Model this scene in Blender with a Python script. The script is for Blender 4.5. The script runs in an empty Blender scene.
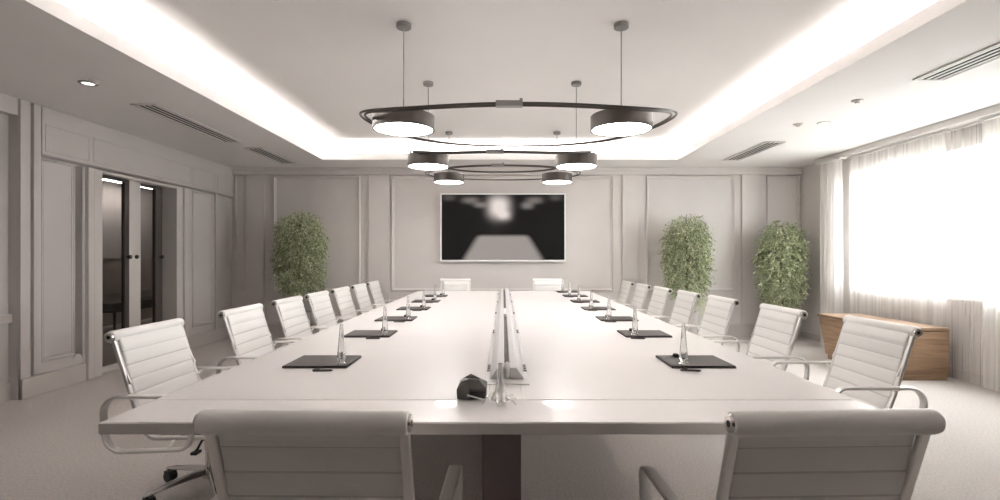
import bpy, math, random
from math import sin, cos, pi, radians as R, sqrt
from mathutils import Vector, Matrix

scn = bpy.context.scene
COL = scn.collection

# ------------------------------------------------------------------ materials
def nodes_of(m):
    m.use_nodes = True
    nt = m.node_tree
    return nt, nt.nodes, nt.links

def mat(name, col, rough=0.5, metal=0.0, noise=0.0, nscale=20.0, bump=0.0, bscale=200.0,
        spec=0.5, coat=0.0, stretch=(1, 1, 1), trans=0.0, ior=1.45):
    m = bpy.data.materials.new(name)
    nt, N, L = nodes_of(m)
    b = N['Principled BSDF']
    b.inputs['Base Color'].default_value = (*col, 1)
    b.inputs['Roughness'].default_value = rough
    b.inputs['Metallic'].default_value = metal
    b.inputs['Specular IOR Level'].default_value = spec
    b.inputs['Coat Weight'].default_value = coat
    b.inputs['Transmission Weight'].default_value = trans
    b.inputs['IOR'].default_value = ior
    if noise or bump:
        tc = N.new('ShaderNodeTexCoord')
        mp = N.new('ShaderNodeMapping')
        mp.inputs['Scale'].default_value = stretch
        L.new(tc.outputs['Object'], mp.inputs['Vector'])
    if noise:
        n = N.new('ShaderNodeTexNoise')
        n.inputs['Scale'].default_value = nscale
        n.inputs['Detail'].default_value = 4
        L.new(mp.outputs['Vector'], n.inputs['Vector'])
        r = N.new('ShaderNodeValToRGB')
        r.color_ramp.elements[0].position = 0.3
        r.color_ramp.elements[1].position = 0.7
        r.color_ramp.elements[0].color = (*[c * (1 - noise) for c in col], 1)
        r.color_ramp.elements[1].color = (*[min(1, c * (1 + noise)) for c in col], 1)
        L.new(n.outputs['Fac'], r.inputs['Fac'])
        L.new(r.outputs['Color'], b.inputs['Base Color'])
    if bump:
        n2 = N.new('ShaderNodeTexNoise')
        n2.inputs['Scale'].default_value = bscale
        n2.inputs['Detail'].default_value = 3
        L.new(mp.outputs['Vector'], n2.inputs['Vector'])
        bp = N.new('ShaderNodeBump')
        bp.inputs['Strength'].default_value = bump
        bp.inputs['Distance'].default_value = 0.01
        L.new(n2.outputs['Fac'], bp.inputs['Height'])
        L.new(bp.outputs['Normal'], b.inputs['Normal'])
    return m

def emit(name, col, strength):
    m = bpy.data.materials.new(name)
    nt, N, L = nodes_of(m)
    b = N['Principled BSDF']
    b.inputs['Base Color'].default_value = (*col, 1)
    b.inputs['Emission Color'].default_value = (*col, 1)
    b.inputs['Emission Strength'].default_value = strength
    return m

def wood_mat():
    m = bpy.data.materials.new('oak_veneer')
    nt, N, L = nodes_of(m)
    b = N['Principled BSDF']
    tc = N.new('ShaderNodeTexCoord'); mp = N.new('ShaderNodeMapping')
    mp.inputs['Scale'].default_value = (1.2, 1.2, 14)
    L.new(tc.outputs['Object'], mp.inputs['Vector'])
    n = N.new('ShaderNodeTexNoise'); n.inputs['Scale'].default_value = 2.2; n.inputs['Detail'].default_value = 6
    n.inputs['Distortion'].default_value = 0.6
    L.new(mp.outputs['Vector'], n.inputs['Vector'])
    r = N.new('ShaderNodeValToRGB')
    r.color_ramp.elements[0].position = 0.3; r.color_ramp.elements[1].position = 0.72
    r.color_ramp.elements[0].color = (0.21, 0.125, 0.07, 1)
    r.color_ramp.elements[1].color = (0.42, 0.28, 0.175, 1)
    L.new(n.outputs['Fac'], r.inputs['Fac']); L.new(r.outputs['Color'], b.inputs['Base Color'])
    b.inputs['Roughness'].default_value = 0.42
    return m

def sheer_mat(name, fac, col):
    m = bpy.data.materials.new(name)
    nt, N, L = nodes_of(m)
    N.remove(N['Principled BSDF'])
    out = N['Material Output']
    tr = N.new('ShaderNodeBsdfTransparent')
    df = N.new('ShaderNodeBsdfDiffuse'); tl = N.new('ShaderNodeBsdfTranslucent')
    df.inputs['Color'].default_value = (*col, 1); tl.inputs['Color'].default_value = (*col, 1)
    m1 = N.new('ShaderNodeMixShader'); m1.inputs['Fac'].default_value = 0.5
    L.new(df.outputs[0], m1.inputs[1]); L.new(tl.outputs[0], m1.inputs[2])
    # weave: fine vertical variation of thread density
    tc = N.new('ShaderNodeTexCoord'); mp = N.new('ShaderNodeMapping')
    mp.inputs['Scale'].default_value = (1, 9, 0.12)
    n = N.new('ShaderNodeTexNoise'); n.inputs['Scale'].default_value = 3.0; n.inputs['Detail'].default_value = 5
    L.new(tc.outputs['Object'], mp.inputs['Vector']); L.new(mp.outputs['Vector'], n.inputs['Vector'])
    mr = N.new('ShaderNodeMapRange')
    mr.inputs['From Min'].default_value = 0.3; mr.inputs['From Max'].default_value = 0.7
    mr.inputs['To Min'].default_value = max(0, fac - 0.13); mr.inputs['To Max'].default_value = min(1, fac + 0.13)
    L.new(n.outputs['Fac'], mr.inputs['Value'])
    m2 = N.new('ShaderNodeMixShader')
    L.new(mr.outputs['Result'], m2.inputs['Fac'])
    L.new(tr.outputs[0], m2.inputs[1]); L.new(m1.outputs[0], m2.inputs[2])
    L.new(m2.outputs[0], out.inputs['Surface'])
    return m

def pane_mat(name, tint, refl=1.0):
    m = bpy.data.materials.new(name)
    nt, N, L = nodes_of(m)
    N.remove(N['Principled BSDF'])
    out = N['Material Output']
    tr = N.new('ShaderNodeBsdfTransparent'); tr.inputs['Color'].default_value = (*tint, 1)
    gl = N.new('ShaderNodeBsdfGlossy'); gl.inputs['Roughness'].default_value = 0.03
    fr = N.new('ShaderNodeFresnel'); fr.inputs['IOR'].default_value = 1.5
    mu = N.new('ShaderNodeMath'); mu.operation = 'MULTIPLY'; mu.inputs[1].default_value = refl
    ge = N.new('ShaderNodeNewGeometry'); fb = N.new('ShaderNodeMath'); fb.operation = 'SUBTRACT'; fb.inputs[0].default_value = 1.0
    L.new(ge.outputs['Backfacing'], fb.inputs[1])
    m0 = N.new('ShaderNodeMath'); m0.operation = 'MULTIPLY'
    L.new(fr.outputs[0], m0.inputs[0]); L.new(fb.outputs[0], m0.inputs[1])
    L.new(m0.outputs[0], mu.inputs[0])
    mx = N.new('ShaderNodeMixShader')
    L.new(mu.outputs[0], mx.inputs['Fac']); L.new(tr.outputs[0], mx.inputs[1]); L.new(gl.outputs[0], mx.inputs[2])
    L.new(mx.outputs[0], out.inputs['Surface'])
    return m

def screen_mat():
    """a lit display showing a soft picture: dark room, pale table running away, lamp blobs above"""
    m = bpy.data.materials.new('display_picture')
    nt, N, L = nodes_of(m)
    b = N['Principled BSDF']
    b.inputs['Base Color'].default_value = (0.01, 0.01, 0.01, 1)
    b.inputs['Roughness'].default_value = 0.6
    b.inputs['Specular IOR Level'].default_value = 0.03
    tc = N.new('ShaderNodeTexCoord'); sp = N.new('ShaderNodeSeparateXYZ')
    L.new(tc.outputs['Object'], sp.inputs[0])
    X, Z = sp.outputs['X'], sp.outputs['Z']
    def M(op, a, c=None, clamp=False):
        n = N.new('ShaderNodeMath'); n.operation = op; n.use_clamp = clamp
        for i, v in enumerate((a, c)):
            if v is None: continue
            if isinstance(v, (int, float)): n.inputs[i].default_value = v
            else: L.new(v, n.inputs[i])
        return n.outputs[0]
    def smooth(v, a, c):
        n = N.new('ShaderNodeMapRange'); n.interpolation_type = 'SMOOTHSTEP'
        L.new(v, n.inputs['Value'])
        n.inputs['From Min'].default_value = a; n.inputs['From Max'].default_value = c
        return n.outputs['Result']
    def blob(cx, cz, sx, sz, amp):
        dx = M('DIVIDE', M('SUBTRACT', X, cx), sx); dz = M('DIVIDE', M('SUBTRACT', Z, cz), sz)
        d = M('ADD', M('POWER', M('ABSOLUTE', dx), 2.5), M('POWER', M('ABSOLUTE', dz), 2.5))
        return M('MULTIPLY', M('POWER', 2.718, M('MULTIPLY', d, -1.0)), amp)
    tot = blob(-0.06, 0.30, 0.15, 0.16, 1.1)
    tot = M('ADD', tot, blob(0.02, 0.17, 0.09, 0.06, 0.5))
    for bx, bz, sx, sz, am in ((-0.48, 0.40, .12, .05, .22), (-0.34, 0.33, .09, .04, .25), (0.47, 0.40, .12, .05, .22),
                               (0.36, 0.32, .09, .05, .25), (-0.80, 0.44, .09, .05, .10), (0.78, 0.44, .09, .05, .10)):
        tot = M('ADD', tot, blob(bx, bz, sx, sz, am))
    half = M('ADD', M('MULTIPLY', M('SUBTRACT', -0.12, Z), 0.62), 0.37)       # table half width, wider to the bottom
    ed = M('SUBTRACT', half, M('ABSOLUTE', M('ADD', X, 0.0)))
    tab = M('MULTIPLY', smooth(ed, -0.06, 0.08), smooth(M('MULTIPLY', Z, -1.0), 0.09, 0.16))
    tot = M('ADD', tot, M('MULTIPLY', tab, 0.42))
    # faint darker lines on the picture's table
    ramp = N.new('ShaderNodeValToRGB')
    ramp.color_ramp.elements[0].color = (0.004, 0.0036, 0.003, 1)
    ramp.color_ramp.elements[1].color = (0.90, 0.80, 0.75, 1)
    L.new(tot, ramp.inputs['Fac'])
    L.new(ramp.outputs['Color'], b.inputs['Emission Color'])
    b.inputs['Emission Strength'].default_value = 0.40
    return m

WARM = (1.0, 0.945, 0.915)
mWall = mat('wall_paint_greige', (0.655, 0.62, 0.60), 0.55, noise=0.02, nscale=3)
mWallL = mat('wall_panel_lacquer', (0.57, 0.54, 0.525), 0.33, noise=0.02, nscale=3)
mPanelL = mat('panel_lacquer_pale', (0.56, 0.53, 0.525), 0.30)
mCeil = mat('ceiling_paint', (0.80, 0.78, 0.765), 0.8, noise=0.015, nscale=2)
mFloor = mat('carpet', (0.60, 0.56, 0.535), 0.95, noise=0.13, nscale=75, bump=0.4, bscale=380, spec=0.1)
mBase = mat('skirting_paint', (0.55, 0.515, 0.49), 0.45)
mTable = mat('table_white_lacquer', (0.90, 0.87, 0.86), 0.27, noise=0.006, nscale=4, coat=0.15)
mTableEdge = mat('table_edge_grey', (0.60, 0.57, 0.55), 0.35)
mTableBase = mat('table_base_taupe', (0.20, 0.165, 0.16), 0.5, noise=0.04, nscale=8)
mTrough = mat('trough_satin_aluminium', (0.66, 0.65, 0.645), 0.36, 0.25)
mTroughDark = mat('trough_slot_dark', (0.10, 0.075, 0.065), 0.5, noise=0.3, nscale=9)
mSocket = mat('socket_plate_grey', (0.33, 0.32, 0.32), 0.4)
mLeather = mat('white_leather', (0.84, 0.825, 0.80), 0.42, bump=0.06, bscale=500)
mSeam = mat('seam_stitching', (0.62, 0.60, 0.585), 0.7)
mChrome = mat('polished_aluminium', (0.72, 0.70, 0.68), 0.17, 1.0)
mSatin = mat('satin_aluminium', (0.74, 0.72, 0.70), 0.34, 0.85)
mArm = mat('brushed_aluminium', (0.76, 0.74, 0.72), 0.28, 0.8)
mBlack = mat('black_plastic', (0.015, 0.014, 0.014), 0.4)
mDrum = mat('lamp_bronze_metal', (0.055, 0.046, 0.040), 0.36, 0.35, noise=0.03, nscale=5)
mCanopy = mat('canopy_grey_metal', (0.26, 0.25, 0.24), 0.45, 0.3)
mDiff = emit('lamp_diffuser', (1.0, 0.965, 0.94), 11.0)
mCable = mat('steel_cable', (0.30, 0.29, 0.28), 0.4, 0.5)
mFolder = mat('dark_brown_leather', (0.034, 0.027, 0.025), 0.5, bump=0.1, bscale=300, spec=0.25)
mGlass = mat('clear_glass', (0.97, 0.97, 0.96), 0.04, trans=0.92, ior=1.4)
mFrost = mat('milky_glass', (0.95, 0.94, 0.93), 0.10, trans=0.7, ior=1.25)
mPen = mat('dark_pen_metal', (0.09, 0.08, 0.075), 0.3, 0.5)
mPhone = mat('conference_phone_shell', (0.060, 0.055, 0.048), 0.35)
mWhite = mat('white_plastic', (0.80, 0.79, 0.77), 0.4)
mWood = wood_mat()
mScreenFrame = mat('screen_frame_silver', (0.88, 0.87, 0.86), 0.35, 0.0)
mScreen = screen_mat()
mVent = mat('vent_white_metal', (0.66, 0.63, 0.60), 0.4)
mVentDark = mat('vent_shadow_gap', (0.02, 0.018, 0.016), 0.7)
mLeaf = mat('leaf_green', (0.32, 0.36, 0.20), 0.5, noise=0.35, nscale=14)
mLeafB = mat('leaf_pale_green', (0.55, 0.58, 0.39), 0.5, noise=0.25, nscale=14)
mBark = mat('bark_brown', (0.16, 0.11, 0.075), 0.8, noise=0.25, nscale=30)
mPot = mat('planter_grey', (0.50, 0.47, 0.45), 0.5)
mSoil = mat('soil', (0.04, 0.03, 0.02), 0.9, noise=0.3, nscale=60)
mSheer = sheer_mat('sheer_voile', 0.58, (0.93, 0.91, 0.89))
mThin = sheer_mat('thin_voile', 0.22, (0.93, 0.91, 0.89))
mDrape = sheer_mat('heavier_voile', 0.86, (0.92, 0.89, 0.87))
mWinFrame = mat('window_frame_white', (0.74, 0.72, 0.70), 0.4)
mPane = pane_mat('window_glass', (0.97, 0.98, 0.97))
mDoorGlass = pane_mat('smoked_door_glass', (0.78, 0.75, 0.73), 0.9)
mDoorFrame = mat('door_frame_lacquer', (0.62, 0.585, 0.56), 0.3)
mDoorDark = mat('door_stile_dark', (0.065, 0.055, 0.05), 0.35)
mCorr = mat('corridor_wall_taupe', (0.36, 0.34, 0.33), 0.6)
mCorrLow = mat('corridor_panel_brown', (0.33, 0.29, 0.26), 0.5)
mFacade = mat('facade_render', (0.66, 0.65, 0.62), 0.8, noise=0.05, nscale=1)
mShutter = mat('shutter_grey', (0.22, 0.22, 0.21), 0.6)
mFarGlass = mat('far_window_glass', (0.10, 0.13, 0.15), 0.25)
mDown = emit('downlight_lens', (1.0, 0.97, 0.92), 1.6)
mGround = mat('outdoor_paving', (0.38, 0.375, 0.365), 0.9, noise=0.1, nscale=2)

# ------------------------------------------------------------------ mesh builder
class MB:
    def __init__(self):
        self.v = []; self.f = []; self.mi = []; self.cur = 0
    def slot(self, i): self.cur = i; return self
    def vert(self, p): self.v.append(tuple(p)); return len(self.v) - 1
    def face(self, idx): self.f.append(tuple(idx)); self.mi.append(self.cur)
    def box(self, x0, x1, y0, y1, z0, z1):
        x0, x1 = sorted((x0, x1)); y0, y1 = sorted((y0, y1)); z0, z1 = sorted((z0, z1))
        b = len(self.v)
        for z in (z0, z1):
            for x, y in ((x0, y0), (x1, y0), (x1, y1), (x0, y1)): self.v.append((x, y, z))
        for q in ((3, 2, 1, 0), (4, 5, 6, 7), (0, 1, 5, 4), (1, 2, 6, 5), (2, 3, 7, 6), (3, 0, 4, 7)):
            self.face([b + i for i in q])
        return self
    def hexa(self, pts):
        b = len(self.v); self.v += [tuple(p) for p in pts]
        for q in ((3, 2, 1, 0), (4, 5, 6, 7), (0, 1, 5, 4), (1, 2, 6, 5), (2, 3, 7, 6), (3, 0, 4, 7)):
            self.face([b + i for i in q])
        return self
    def loft(self, loops, closed_u=True, caps=True, closed_v=False):
        n = len(loops[0]); b = len(self.v)
        for lp in loops: self.v += [tuple(p) for p in lp]
        m = len(loops)
        rng = m if closed_v else m - 1
        for j in range(rng):
            j2 = (j + 1) % m
            for i in range(n if closed_u else n - 1):
                i2 = (i + 1) % n
                self.face((b + j * n + i, b + j * n + i2, b + j2 * n + i2, b + j2 * n + i))
        if caps and not closed_v and closed_u:
            self.face([b + i for i in reversed(range(n))])
            self.face([b + (m - 1) * n + i for i in range(n)])
        return self
    def lathe(self, prof, n=32, c=(0, 0, 0), caps=True):
        loops = [[(c[0] + r * cos(2 * pi * i / n), c[1] + r * sin(2 * pi * i / n), c[2] + z) for i in range(n)] for r, z in prof]
        return self.loft(loops, caps=caps)
    def cyl(self, a, b_, r, n=16, r2=None):
        a = Vector(a); b_ = Vector(b_); d = (b_ - a).normalized()
        u = d.orthogonal().normalized(); w = d.cross(u)
        r2 = r if r2 is None else r2
        L = []
        for p, rr in ((a, r), (b_, r2)):
            L.append([p + u * rr * cos(2 * pi * i / n) + w * rr * sin(2 * pi * i / n) for i in range(n)])
        return self.loft(L)
    def sweep(self, path, sec, up=(1, 0, 0), closed=False):
        """sweep a 2-D section (a along `up`, b along the path's normal) along a path"""
        P = [Vector(p) for p in path]; up = Vector(up).normalized(); m = len(P); L = []
        for i in range(m):
            if closed: t = P[(i + 1) % m] - P[(i - 1) % m]
            else: t = P[min(i + 1, m - 1)] - P[max(i - 1, 0)]
            t.normalize()
            nrm = t.cross(up).normalized(); uu = nrm.cross(t).normalized()
            L.append([P[i] + uu * a + nrm * b for a, b in sec])
        return self.loft(L, closed_v=closed)
    def build(self, name, mats, parent=None, loc=(0, 0, 0), bevel=0.0, bseg=2, smooth=True, angle=40):
        me = bpy.data.meshes.new(name)
        me.from_pydata([tuple(p) for p in self.v], [], self.f)
        if not isinstance(mats, (list, tuple)): mats = [mats]
        for m in mats: me.materials.append(m)
        if len(mats) > 1: me.polygons.foreach_set('material_index', self.mi)
        me.validate()
        import bmesh
        bm = bmesh.new(); bm.from_mesh(me)
        bmesh.ops.recalc_face_normals(bm, faces=bm.faces)
        bm.to_mesh(me); bm.free()
        if smooth:
            me.shade_smooth()
            me.set_sharp_from_angle(angle=R(angle))
        o = bpy.data.objects.new(name, me); COL.objects.link(o)
        o.location = loc
        if parent: o.parent = parent
        if bevel:
            bv = o.modifiers.new('Bevel', 'BEVEL'); bv.width = bevel; bv.segments = bseg
            bv.limit_method = 'ANGLE'; bv.angle_limit = R(35); bv.harden_normals = False
        return o

def rrect(w, h, r, seg=3):
    out = []
    for cx, cy, a0 in ((w / 2 - r, h / 2 - r, 0), (-w / 2 + r, h / 2 - r, 90), (-w / 2 + r, -h / 2 + r, 180), (w / 2 - r, -h / 2 + r, 270)):
        for k in range(seg + 1):
            a = R(a0 + 90 * k / seg); out.append((cx + r * cos(a), cy + r * sin(a)))
    return out
def circ(r, n=8): return [(r * cos(2 * pi * i / n), r * sin(2 * pi * i / n)) for i in range(n)]

def fillet(pts, rads, seg=6, closed=False):
    """round the corners of a polyline (list of Vectors)"""
    P = [Vector(p) for p in pts]; n = len(P); out = []
    for i in range(n):
        r = rads[i] if isinstance(rads, (list, tuple)) else rads
        if (not closed and i in (0, n - 1)) or r <= 0: out.append(P[i]); continue
        a = P[(i - 1) % n]; b = P[i]; c = P[(i + 1) % n]
        u = (a - b).normalized(); w = (c - b).normalized()
        ang = u.angle(w); d = r / math.tan(ang / 2)
        p0 = b + u * d; p1 = b + w * d
        ctr = b + (u + w).normalized() * (r / sin(ang / 2))
        v0 = p0 - ctr; v1 = p1 - ctr; tot = v0.angle(v1); ax = v0.cross(v1).normalized()
        for k in range(seg + 1):
            out.append(ctr + Matrix.Rotation(tot * k / seg, 3, ax) @ v0)
    return out

def thing(name, label, cat, loc=(0, 0, 0), rz=0.0, group=None):
    o = bpy.data.objects.new(name, None); COL.objects.link(o)
    o.empty_display_size = 0.1
    o.location = loc; o.rotation_euler = (0, 0, rz)
    return tag(o, label, cat, group)
def tag(o, label=None, cat=None, group=None, kind=None):
    if label: o['label'] = label
    if cat: o['category'] = cat
    if group: o['group'] = group
    if kind: o['kind'] = kind
    return o
def struct(o): o['kind'] = 'structure'; return o
def copy_tree(o, parent=None):
    c = o.copy(); COL.objects.link(c)
    if parent: c.parent = parent
    for ch in list(o.children): copy_tree(ch, c)
    return c

F = 510.0; CX = 503.0; CY = 256.0; CH = 1.2
def P(px, py, d): return ((px - CX) / F * d, d, CH - (py - CY) / F * d)

# ------------------------------------------------------------------ room dimensions
XL, XR, YB, YF = -4.04, 4.43, 7.60, -1.9
H = 2.51           # soffit
HT = 2.72          # raised ceiling
TX, TY0, TY1 = 2.38, 0.55, 6.93

def ring(mb, tf, u0, u1, v0, v1, w=0.03, d=0.022):
    """picture-frame moulding standing proud of a wall"""
    prof = [(0, -0.004), (0, d * .55), (w * .18, d), (w * .42, d), (w * .6, d * .45), (w * .88, d * .45), (w, -0.004)]
    L = []
    for o, n in prof:
        L.append([tf(u0 + o, v0 + o, n), tf(u1 - o, v0 + o, n), tf(u1 - o, v1 - o, n), tf(u0 + o, v1 - o, n)])
    mb.loft(L, caps=False)

# ---- floor
m = MB(); m.box(-4.35, 4.75, YF - .15, 7.8, -0.1, 0.0)
struct(m.build('floor', mFloor))

# ---- ceiling: soffit ring with lip, ledge, raised tray
m = MB()
Lg = 0.36
TL_ = 2.45
m.box(-4.35, -TL_, YF - .15, 7.8, H, H + .04); m.box(TX, 4.75, YF - .15, 7.8, H, H + .04)
m.box(-TL_, TX, TY1, 7.8, H, H + .04); m.box(-TL_, TX, YF - .15, TY0, H, H + .04)
t = .025; lh = 2.60
m.box(-TL_ - t, -TL_, TY0 - t, TY1 + t, H + .04, lh); m.box(TX, TX + t, TY0 - t, TY1 + t, H + .04, lh)
m.box(-TL_, TX, TY1, TY1 + t, H + .04, lh); m.box(-TL_, TX, TY0 - t, TY0, H + .04, lh)
m.box(-TL_ - Lg, TX + Lg, TY0 - Lg, TY1 + Lg, HT, HT + .06)
m.box(-TL_ - Lg - .04, -TL_ - Lg, TY0 - Lg, TY1 + Lg, H + .04, HT + .06); m.box(TX + Lg, TX + Lg + .04, TY0 - Lg, TY1 + Lg, H + .04, HT + .06)
m.box(-TL_ - Lg, TX + Lg, TY1 + Lg, TY1 + Lg + .04, H + .04, HT + .06); m.box(-TL_ - Lg, TX + Lg, TY0 - Lg - .04, TY0 - Lg, H + .04, HT + .06)
struct(m.build('ceiling', mCeil, smooth=False))

# ---- back wall
def xb(px): return (px - CX) / F * YB
def zb(py): return CH - (py - CY) / F * YB
tfB = lambda u, v, n: (u, YB - n, v)
m = MB()
m.box(XL - .2, XR + .2, YB, YB + .15, 0, H)
for a, b in ((369, 390), (622, 637.5), (741, 758), (247.5, 265)):
    m.box(xb(a), xb(b), YB - .035, YB, .2, zb(175))
for a, b in ((274, 360.5), (391.5, 613.5), (646, 734.5), (766, 799)):
    ring(m, tfB, xb(a), xb(b), zb(291), zb(176), .042, .035)
for a, b in ((235.5, 244.5),):
    ring(m, tfB, xb(a), xb(b), zb(291), zb(176), .025, .02)
struct(m.build('wall_back', mWall, bevel=.004, bseg=1))
m = MB(); m.box(XL, XR, YB - .05, YB, zb(175), H); m.box(XL, XR, YB - .075, YB, zb(171), H)
struct(m.build('trim_1', mWall, bevel=.006))
m = MB(); m.box(XL, XR, YB - .05, YB, 0, .185); m.box(XL, XR, YB - .04, YB, .185, .2)
struct(m.build('baseboard_back', mBase, bevel=.004))

# ---- left wall
def yl(px): return -XL * F / (CX - px)
m = MB()
tfL = lambda u, v, n: (XL + n, u, v)
yR = 4.25                                    # where the near recess ends
m.box(XL - .26, XL - .08, YF - .15, yR, 0, H)                                   # recessed near bay
m.box(XL - .08, XL, YF - .15, yR, 2.37, H)                                      # beam over it
m.box(XL - .26, XL, yR, 4.80, 0, 2.06)                                          # pier with sliding panel
m.box(XL - .26, XL - .11, 4.80, 4.90, .20, 2.06); m.box(XL - .26, XL, 4.80, 4.90, 0, .22)   # upright slot
m.box(XL - .26, XL, 4.90, 5.11, 0, 2.06)
m.box(XL - .26, XL, 6.30, YB, 0, 2.06)
m.box(XL - .26, XL - .05, yR, 5.11, 2.06, 2.08); m.box(XL - .26, XL - .05, 6.30, YB, 2.06, 2.08)
m.box(XL - .05, XL, yR, 4.44, 2.06, 2.08)
m.box(XL - .26, XL + .0, yR, YB, 2.08, H)
m.box(XL, XL + .028, 4.44, YB, 2.085, H)                                     # header band, proud
m.box(XL, XL + .02, yR, 4.34, 0, H); m.box(XL, XL + .03, 4.36, 4.43, .18, H)   # pilaster strips
m.box(XL, XL + .03, 7.13, 7.17, .18, 2.08)
ring(m, tfL, 4.445, 4.80, .27, 2.055, .03, .018)
ring(m, tfL, 6.62, 7.10, .27, 2.055, .04, .018)
ring(m, tfL, 7.20, 7.57, .27, 2.055, .03, .012)
tfH = lambda u, v, n: (XL + .028 + n, u, v)
for a, b in ((4.47, 4.95), (4.99, 6.56), (6.60, 7.10), (7.16, 7.56)):
    ring(m, tfH, a, b, 2.12, 2.36, .014, .005)
# arched foot of the slot
m.cyl((XL - .07, 4.85, .22), (XL - .001, 4.85, .22), .05, 20)
struct(m.build('wall_left', mWallL, bevel=.004, bseg=1))
m = MB(); m.box(XL - .02, XL + .006, 4.475, 4.77, .30, 2.045)
struct(m.build('trim_2', mPanelL, bevel=.004))
m = MB(); m.box(XL - .08, XL - .055, YF, yR, 0, .15); m.box(XL, XL + .035, yR, 4.9, 0, .17); m.box(XL, XL + .035, 6.42, YB, 0, .17)
struct(m.build('baseboard_left', mBase, bevel=.005))
m = MB(); m.box(XL - .08, XL - .045, YF, yR, .64, .72)
struct(m.build('trim_3', mBase, bevel=.008))
# ---- sliding door in the left wall
m = MB()
m.box(XL - .20, XL + .035, 4.93, 5.00, 0, 2.06); m.box(XL - .20, XL + .022, 5.015, 5.118, 0, 2.06)
m.box(XL - .20, XL + .022, 6.285, 6.40, 0, 2.06); m.box(XL - .20, XL + .035, 6.42, 6.50, 0, 2.06)
m.box(XL - .20, XL + .022, 5.118, 6.285, 2.03, 2.06)
m.box(XL - .20, XL + .01, 5.11, 6.30, -0.0, .012)
struct(m.build('door_1', mDoorFrame, bevel=.004))
D1 = bpy.data.objects['door_1']
def leaf(x, y0, y1, light_edge, dark_edge):
    m = MB()
    a = .07
    m.slot(0).box(x - .02, x + .02, light_edge[0], light_edge[1], .012, 2.03)
    m.slot(1).box(x - .02, x + .02, dark_edge[0], dark_edge[1], .012, 2.03)
    if light_edge[0] > dark_edge[0]: ya, yb = y0, dark_edge[0]
    else: ya, yb = light_edge[1], dark_edge[0]
    m.slot(1).box(x - .02, x + .02, ya, yb, 1.995, 2.03); m.slot(0).box(x - .02, x + .02, ya, yb, .012, .07)
    o = m.build('door_leaf', [mDoorFrame, mDoorDark], D1, bevel=.003)
    g = MB(); g.box(x - .004, x + .004, ya, yb, .07, 1.995)
    g.build('glass_pane', mDoorGlass, o)
    return o
l1 = leaf(XL - .05, 5.11, 5.66, (5.555, 5.64), (5.49, 5.555))
l1b = leaf(XL - .10, 5.58, 6.08, (5.65, 5.80), (6.05, 6.17))
for y, x, p in ((5.53, XL - .025, l1), (5.70, XL - .075, l1b), (6.12, XL - .075, l1b)):
    k = MB(); k.lathe([(.012, 0), (.012, .02), (.022, .024), (.022, .04), (.014, .046)], 14)
    o = k.build('door_knob', mBlack, p); o.rotation_euler = (0, R(90), 0); o.location = (x - .008, y, 1.19)
# the room beyond the glass
m = MB(); m.slot(0).box(-6.9, -6.8, 4.0, 10.5, 1.17, 2.5); m.slot(1).box(-6.9, -6.78, 4.0, 10.5, 0, 1.14); m.slot(0).box(-6.9, -6.77, 4.0, 10.5, 1.14, 1.17); m.slot(0).box(-6.9, -6.77, 4.0, 10.5, .55, .58)
m.slot(0).box(-6.9, -4.3, 10.4, 10.5, 0, 2.5); m.slot(0).box(-6.9, -4.3, 4.0, 4.1, 0, 2.5)
struct(m.build('wall_corridor', [mCorr, mCorrLow]))
m = MB(); m.box(-6.9, -4.3, 4, 10.5, 2.5, 2.6); struct(m.build('ceiling_corridor', mCeil))
m = MB(); m.box(-6.9, -4.3, 4, 10.5, -.1, 0); struct(m.build('floor_corridor', mFloor))
m = MB(); m.box(-4.30, -4.24, 7.75, 10.5, 0, 2.6); struct(m.build('wall_corridor_side', mCorr))
# corridor lamp
cl = thing('linear_lamp', 'thin bright line of light on the ceiling seen through the glass door', 'ceiling light', (-6.45, 8.9, 2.44))
m = MB(); m.box(-.05, .05, -.7, .7, 0, .06); m.build('housing', mSatin, cl, bevel=.004)
m = MB(); m.box(-.035, .035, -.68, .68, -.006, 0); m.build('diffuser', emit('corridor_lens', (1, .97, .95), 28), cl)

bn = thing('bench', 'dark low bench behind the smoked glass of the sliding door', 'bench', (-6.35, 8.9, 0))
m = MB(); m.box(-.22, .22, -.9, .9, .36, .45); m.box(-.20, .20, -.88, .88, .30, .36); m.build('cushion', mFolder, bn, bevel=.02)
for sx_ in (-.18, .18):
    for sy_ in (-.8, .8):
        m = MB(); m.cyl((sx_, sy_, 0), (sx_ * .9, sy_ * .97, .31), .016, 12, .022); m.build('leg', mBlack, bn)

# ---- right wall with the window
WY0, WY1, WZ0, WZ1 = 3.4, 6.45, .80, 2.24
m = MB()
m.box(XR, XR + .25, YF - .15, WY0, 0, H); m.box(XR, XR + .25, WY1, 7.8, 0, H)
m.box(XR, XR + .25, WY0, WY1, 0, WZ0); m.box(XR, XR + .25, WY0, WY1, WZ1, H)
struct(m.build('wall_right', mWall, smooth=False))
m = MB(); m.box(XR - .015, XR, YF, YB, 0, .10); struct(m.build('baseboard_right', mBase, bevel=.004))
m = MB(); m.box(XR - .16, XR, YF, 6.98, 2.445, H); struct(m.build('trim_5', mWinFrame, bevel=.004))
m = MB(); m.box(XR - .02, XR + .2, WY0, WY1, WZ0 - .03, WZ0 + .01); struct(m.build('trim_6', mWinFrame, bevel=.006))
m = MB(); fx0, fx1 = XR + .10, XR + .17
ys = [WY0, 4.40, 5.38, WY1]
for y in ys: m.box(fx0, fx1, y - .035, y + .035, WZ0, WZ1)
for z in (WZ0 + .03, 1.60, WZ1 - .03): m.box(fx0, fx1, WY0, WY1, z - .03, z + .03)
W1 = struct(m.build('window_1', mWinFrame, bevel=.006))
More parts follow.
